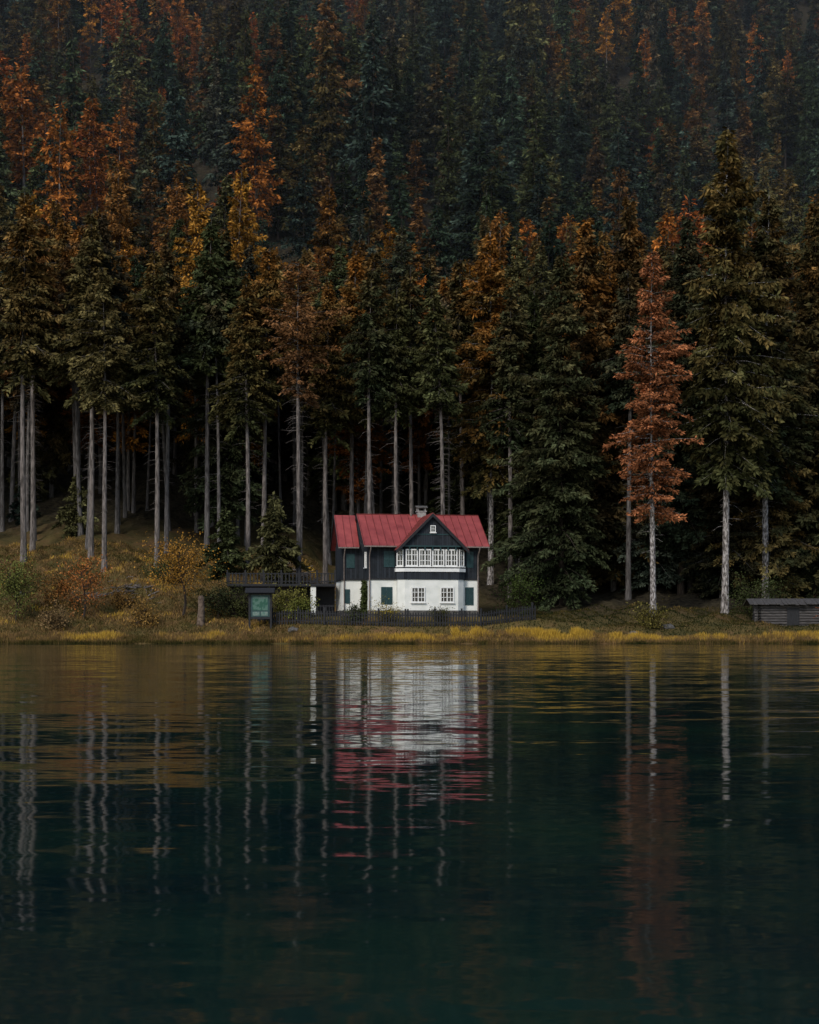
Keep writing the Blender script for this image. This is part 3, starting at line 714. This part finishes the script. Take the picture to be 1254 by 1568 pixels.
p=PB(); p.box(-7.2,-1.3,-0.2,2.4,-2.5,2.447); part('retaining_wall',p,M_barkd,porch)
p=PB(); p.box(-1.297,1.7,1.9,2.1,-1.2,2.447); p.box(0.13,1.65,-0.6,-0.54,0.75,0.85)
for u in np.arange(0.2,1.6,0.25): p.box(u,u+0.07,-0.64,-0.603,-0.3,0.9)
part('store_back_wall_and_gate',p,M_dark,porch)

# ------------------------------------------------------------------ fences
def picket(name,pts,h,sp=0.16,w=0.07,post=2.2,mat=M_dark):
    o=bpy.data.objects.new(name,None); link(o)
    pk_,rl_,ps=PB(),PB(),PB()
    for (x0,y0),(x1,y1) in zip(pts[:-1],pts[1:]):
        L=math.hypot(x1-x0,y1-y0); d=np.array([(x1-x0)/L,(y1-y0)/L,0]); nn=np.array([-d[1],d[0],0])
        k=0.0
        while k<L:
            q=np.array([x0,y0,0])+d*k; z=float(ground(q[0],q[1]))
            hh=h*random.uniform(0.93,1.03)
            pk_.obox((q[0],q[1],z+0.06),d*w,nn*0.025,(0,0,hh)); k+=sp
        for k in np.arange(0,L+0.01,post):
            q=np.array([x0,y0,0])+d*k+nn*0.06; z=float(ground(q[0],q[1]))
            ps.obox((q[0],q[1],z-0.3),d*0.14,nn*0.14,(0,0,h+0.62))
        for k in np.arange(0,L,post):
            e=min(k+post,L); a=np.array([x0,y0,0])+d*k+nn*0.028; b=np.array([x0,y0,0])+d*e+nn*0.028
            za=float(ground(a[0],a[1])); zb=float(ground(b[0],b[1]))
            for f in (0.25,0.8): rl_.obox((a[0],a[1],za+f*h),(b[0]-a[0],b[1]-a[1],zb-za),nn*0.03,(0,0,0.08))
    part('pickets',pk_,mat,o); part('rails',rl_,mat,o); part('posts',ps,mat,o)
picket('picket_fence',[(-11.4,122.4),(-7.0,121.7),(-0.2,121.4),(5.8,121.5),(10.4,122.6)],1.15,sp=0.22,w=0.11)
picket('garden_fence',[(-16.6,129.4),(-13.6,125.4),(-11.4,122.8)],1.0,sp=0.2,w=0.12)

# ------------------------------------------------------------------ notice board
nb_=bpy.data.objects.new('notice_board',None); link(nb_); nb_.location=(-12.2,121.6,float(ground(-12.2,121.6)))
p=PB(); p.box(-0.95,-0.80,-.07,.07,-.4,3.1); p.box(0.80,0.95,-.07,.07,-.4,3.1); p.box(-0.8,0.8,-.05,.05,2.85,3.0); p.box(-0.8,0.8,-.05,.05,0.85,1.0)
p.slab((-1.2,-0.55,3.0),(1.2,-0.55,3.0),(1.2,0.003,3.4),(-1.2,0.003,3.4),0.07); p.slab((-1.2,0.55,3.0),(1.2,0.55,3.0),(1.2,0.006,3.4),(-1.2,0.006,3.4),0.07)
part('timber_frame_and_roof',p,M_dark,nb_)
p=PB(); p.box(-0.78,0.78,-0.02,0.02,1.02,2.83); part('board_panel',p,M_teal,nb_)
mt=simple('trail_map_print',(0.012,0.07,0.045),(0.06,0.13,0.10),scale=3.5,rough=0.4,lo=0.45,hi=0.55)
p=PB(); p.box(-0.62,0.62,-0.045,-0.022,1.55,2.7); part('trail_map',p,mt,nb_)
p=PB(); p.box(-0.62,-0.05,-0.045,-0.022,1.12,1.45); p.box(0.05,0.62,-0.045,-0.022,1.12,1.45); p.box(-0.62,0.62,-0.05,-0.046,2.52,2.62); part('notices',p,simple('notice_paper',(0.06,0.14,0.11),(0.16,0.2,0.18),scale=9),nb_)

# ------------------------------------------------------------------ log shed at right
shd=bpy.data.objects.new('log_shed',None); link(shd); shd.location=(32.8,124.5,float(ground(32.8,124.5))-0.1); shd.rotation_euler=(0,0,math.radians(-6))
m_=MB()
for k in range(8):
    z=0.15+k*0.23; j=random.uniform(-.05,.05)
    tube(m_,[(-3.9+j,0,z),(0,0.02,z+.02),(4.6+j,0,z)],[0.125,0.12,0.125],8); tube(m_,[(-3.5,-0.3,z+.11),(-3.5,3.4,z+.11)],[0.12,0.12],8); tube(m_,[(4.2,-0.3,z+.11),(4.2,3.4,z+.11)],[0.12,0.12],8)
o=bpy.data.objects.new('log_walls',m_.mesh('log_walls',[M_grey],True)); link(o,shd)
p=PB()
for k in range(30):
    x0=-4.3+k*0.31; d0=random.uniform(-.12,.12); e0=random.uniform(-.05,.05)
    p.slab((x0,-0.7+d0,1.98+e0),(x0+.29,-0.7+d0,1.98+e0),(x0+.29,1.8,2.5),(x0,1.8,2.5),.05)
    p.slab((x0,4.2,1.98),(x0+.29,4.2,1.98),(x0+.29,1.803,2.5),(x0,1.803,2.5),.05)
part('plank_roof',p,M_grey,shd)
p=PB(); p.box(-3.3,4.0,0.2,3.2,0,1.85); p.box(-1.2,-0.2,-0.16,-0.13,0.1,1.7); p.box(1.6,2.3,-0.16,-0.13,0.9,1.5); part('shed_interior',p,M_dark,shd)

# ------------------------------------------------------------------ stump, logs, brush
mb=MB(); tube(mb,[(0,0,-.3),(0,0,.3),(0.05,0,1.4),(0.02,0.05,2.3),(0.0,0.05,2.45)],[.42,.33,.27,.25,.16],10)
o=bpy.data.objects.new('tree_stump',mb.mesh('tree_stump',[M_log],True)); o.location=(-17.2,122.6,float(ground(-17.2,122.6))); link(o)
def pile(name,cx,cy,rx,ry,n,seed,L=(0.8,2.5),rad=(0.03,0.10),mat=M_log):
    rg=np.random.default_rng(seed); mb=MB()
    for i in range(n):
        x=cx+rg.normal(0,rx); y=cy+rg.normal(0,ry); a=rg.uniform(-0.9,0.9)+(0 if rg.random()<.6 else 1.3); l=rg.uniform(*L); t=rg.uniform(-.2,.5)
        z=float(ground(x,y))+rg.uniform(0.02,0.35); r=rg.uniform(*rad)
        d=np.array([math.cos(a)*math.cos(t),math.sin(a)*math.cos(t),math.sin(t)])*l/2; c=np.array([x,y,z])
        tube(mb,[c-d,c+rg.normal(0,.06,3),c+d],[r,r*.9,r*.6],6)
    link(bpy.data.objects.new(name,mb.mesh(name,[mat],True)))
pile('brushwood_pile',-25.6,130.5,2.0,1.3,90,3,L=(0.6,1.6),rad=(0.015,0.06),mat=M_bark)
pile('fallen_branches',-9.5,141,2.5,1.2,120,5,L=(1.0,3.5),rad=(0.02,0.06),mat=M_bark)
def rock(x,y,s,seed):
    import bmesh
    bm=bmesh.new(); bmesh.ops.create_icosphere(bm,subdivisions=3,radius=s)
    for v in bm.verts:
        n=mnoise.noise(v.co*(1.3/s)+Vector((seed,0,0))); v.co*=1+0.35*n; v.co.z*=0.6
    me=bpy.data.meshes.new('boulder'); bm.to_mesh(me); bm.free(); me.materials.append(M_stone)
    o=bpy.data.objects.new('boulder',me); o.location=(x,y,float(ground(x,y))+0.1*s); link(o)
rock(-9.5,121.0,.45,1); rock(18.2,121.0,.4,2); rock(21.4,123.0,.5,3); rock(-33.5,128,.6,4)

# ------------------------------------------------------------------ light, sky, camera
w=bpy.data.worlds.new('World'); scene.world=w; w.use_nodes=True; nt=w.node_tree
bg=nt.nodes['Background']; sk=nt.nodes.new('ShaderNodeTexSky'); sk.sky_type='NISHITA'; sk.sun_disc=False
EL,AZ=38,-155
sk.sun_elevation=math.radians(EL); sk.sun_rotation=math.radians(AZ)
nt.links.new(sk.outputs[0],bg.inputs[0]); bg.inputs[1].default_value=0.15
sun=bpy.data.lights.new('sun','SUN'); sun.energy=2.2; sun.angle=math.radians(14); sun.color=(1.0,0.94,0.86)
so=bpy.data.objects.new('sun',sun); link(so)
az=math.radians(AZ); el=math.radians(EL)
sd=Vector((math.sin(az)*math.cos(el),math.cos(az)*math.cos(el),math.sin(el)))
so.rotation_euler=(-sd).to_track_quat('-Z','Y').to_euler(); so.location=sd*200

cam=bpy.data.cameras.new('camera'); co=bpy.data.objects.new('camera',cam); link(co)
co.location=(0,0,1.6); co.rotation_euler=(math.radians(90),0,0)
cam.lens=52.3; cam.sensor_width=36; cam.sensor_fit='AUTO'; cam.shift_y=0.109; cam.clip_end=3000; cam.clip_start=0.1
scene.camera=co
scene.view_settings.view_transform='Standard'; scene.view_settings.look='None'; scene.view_settings.exposure=0
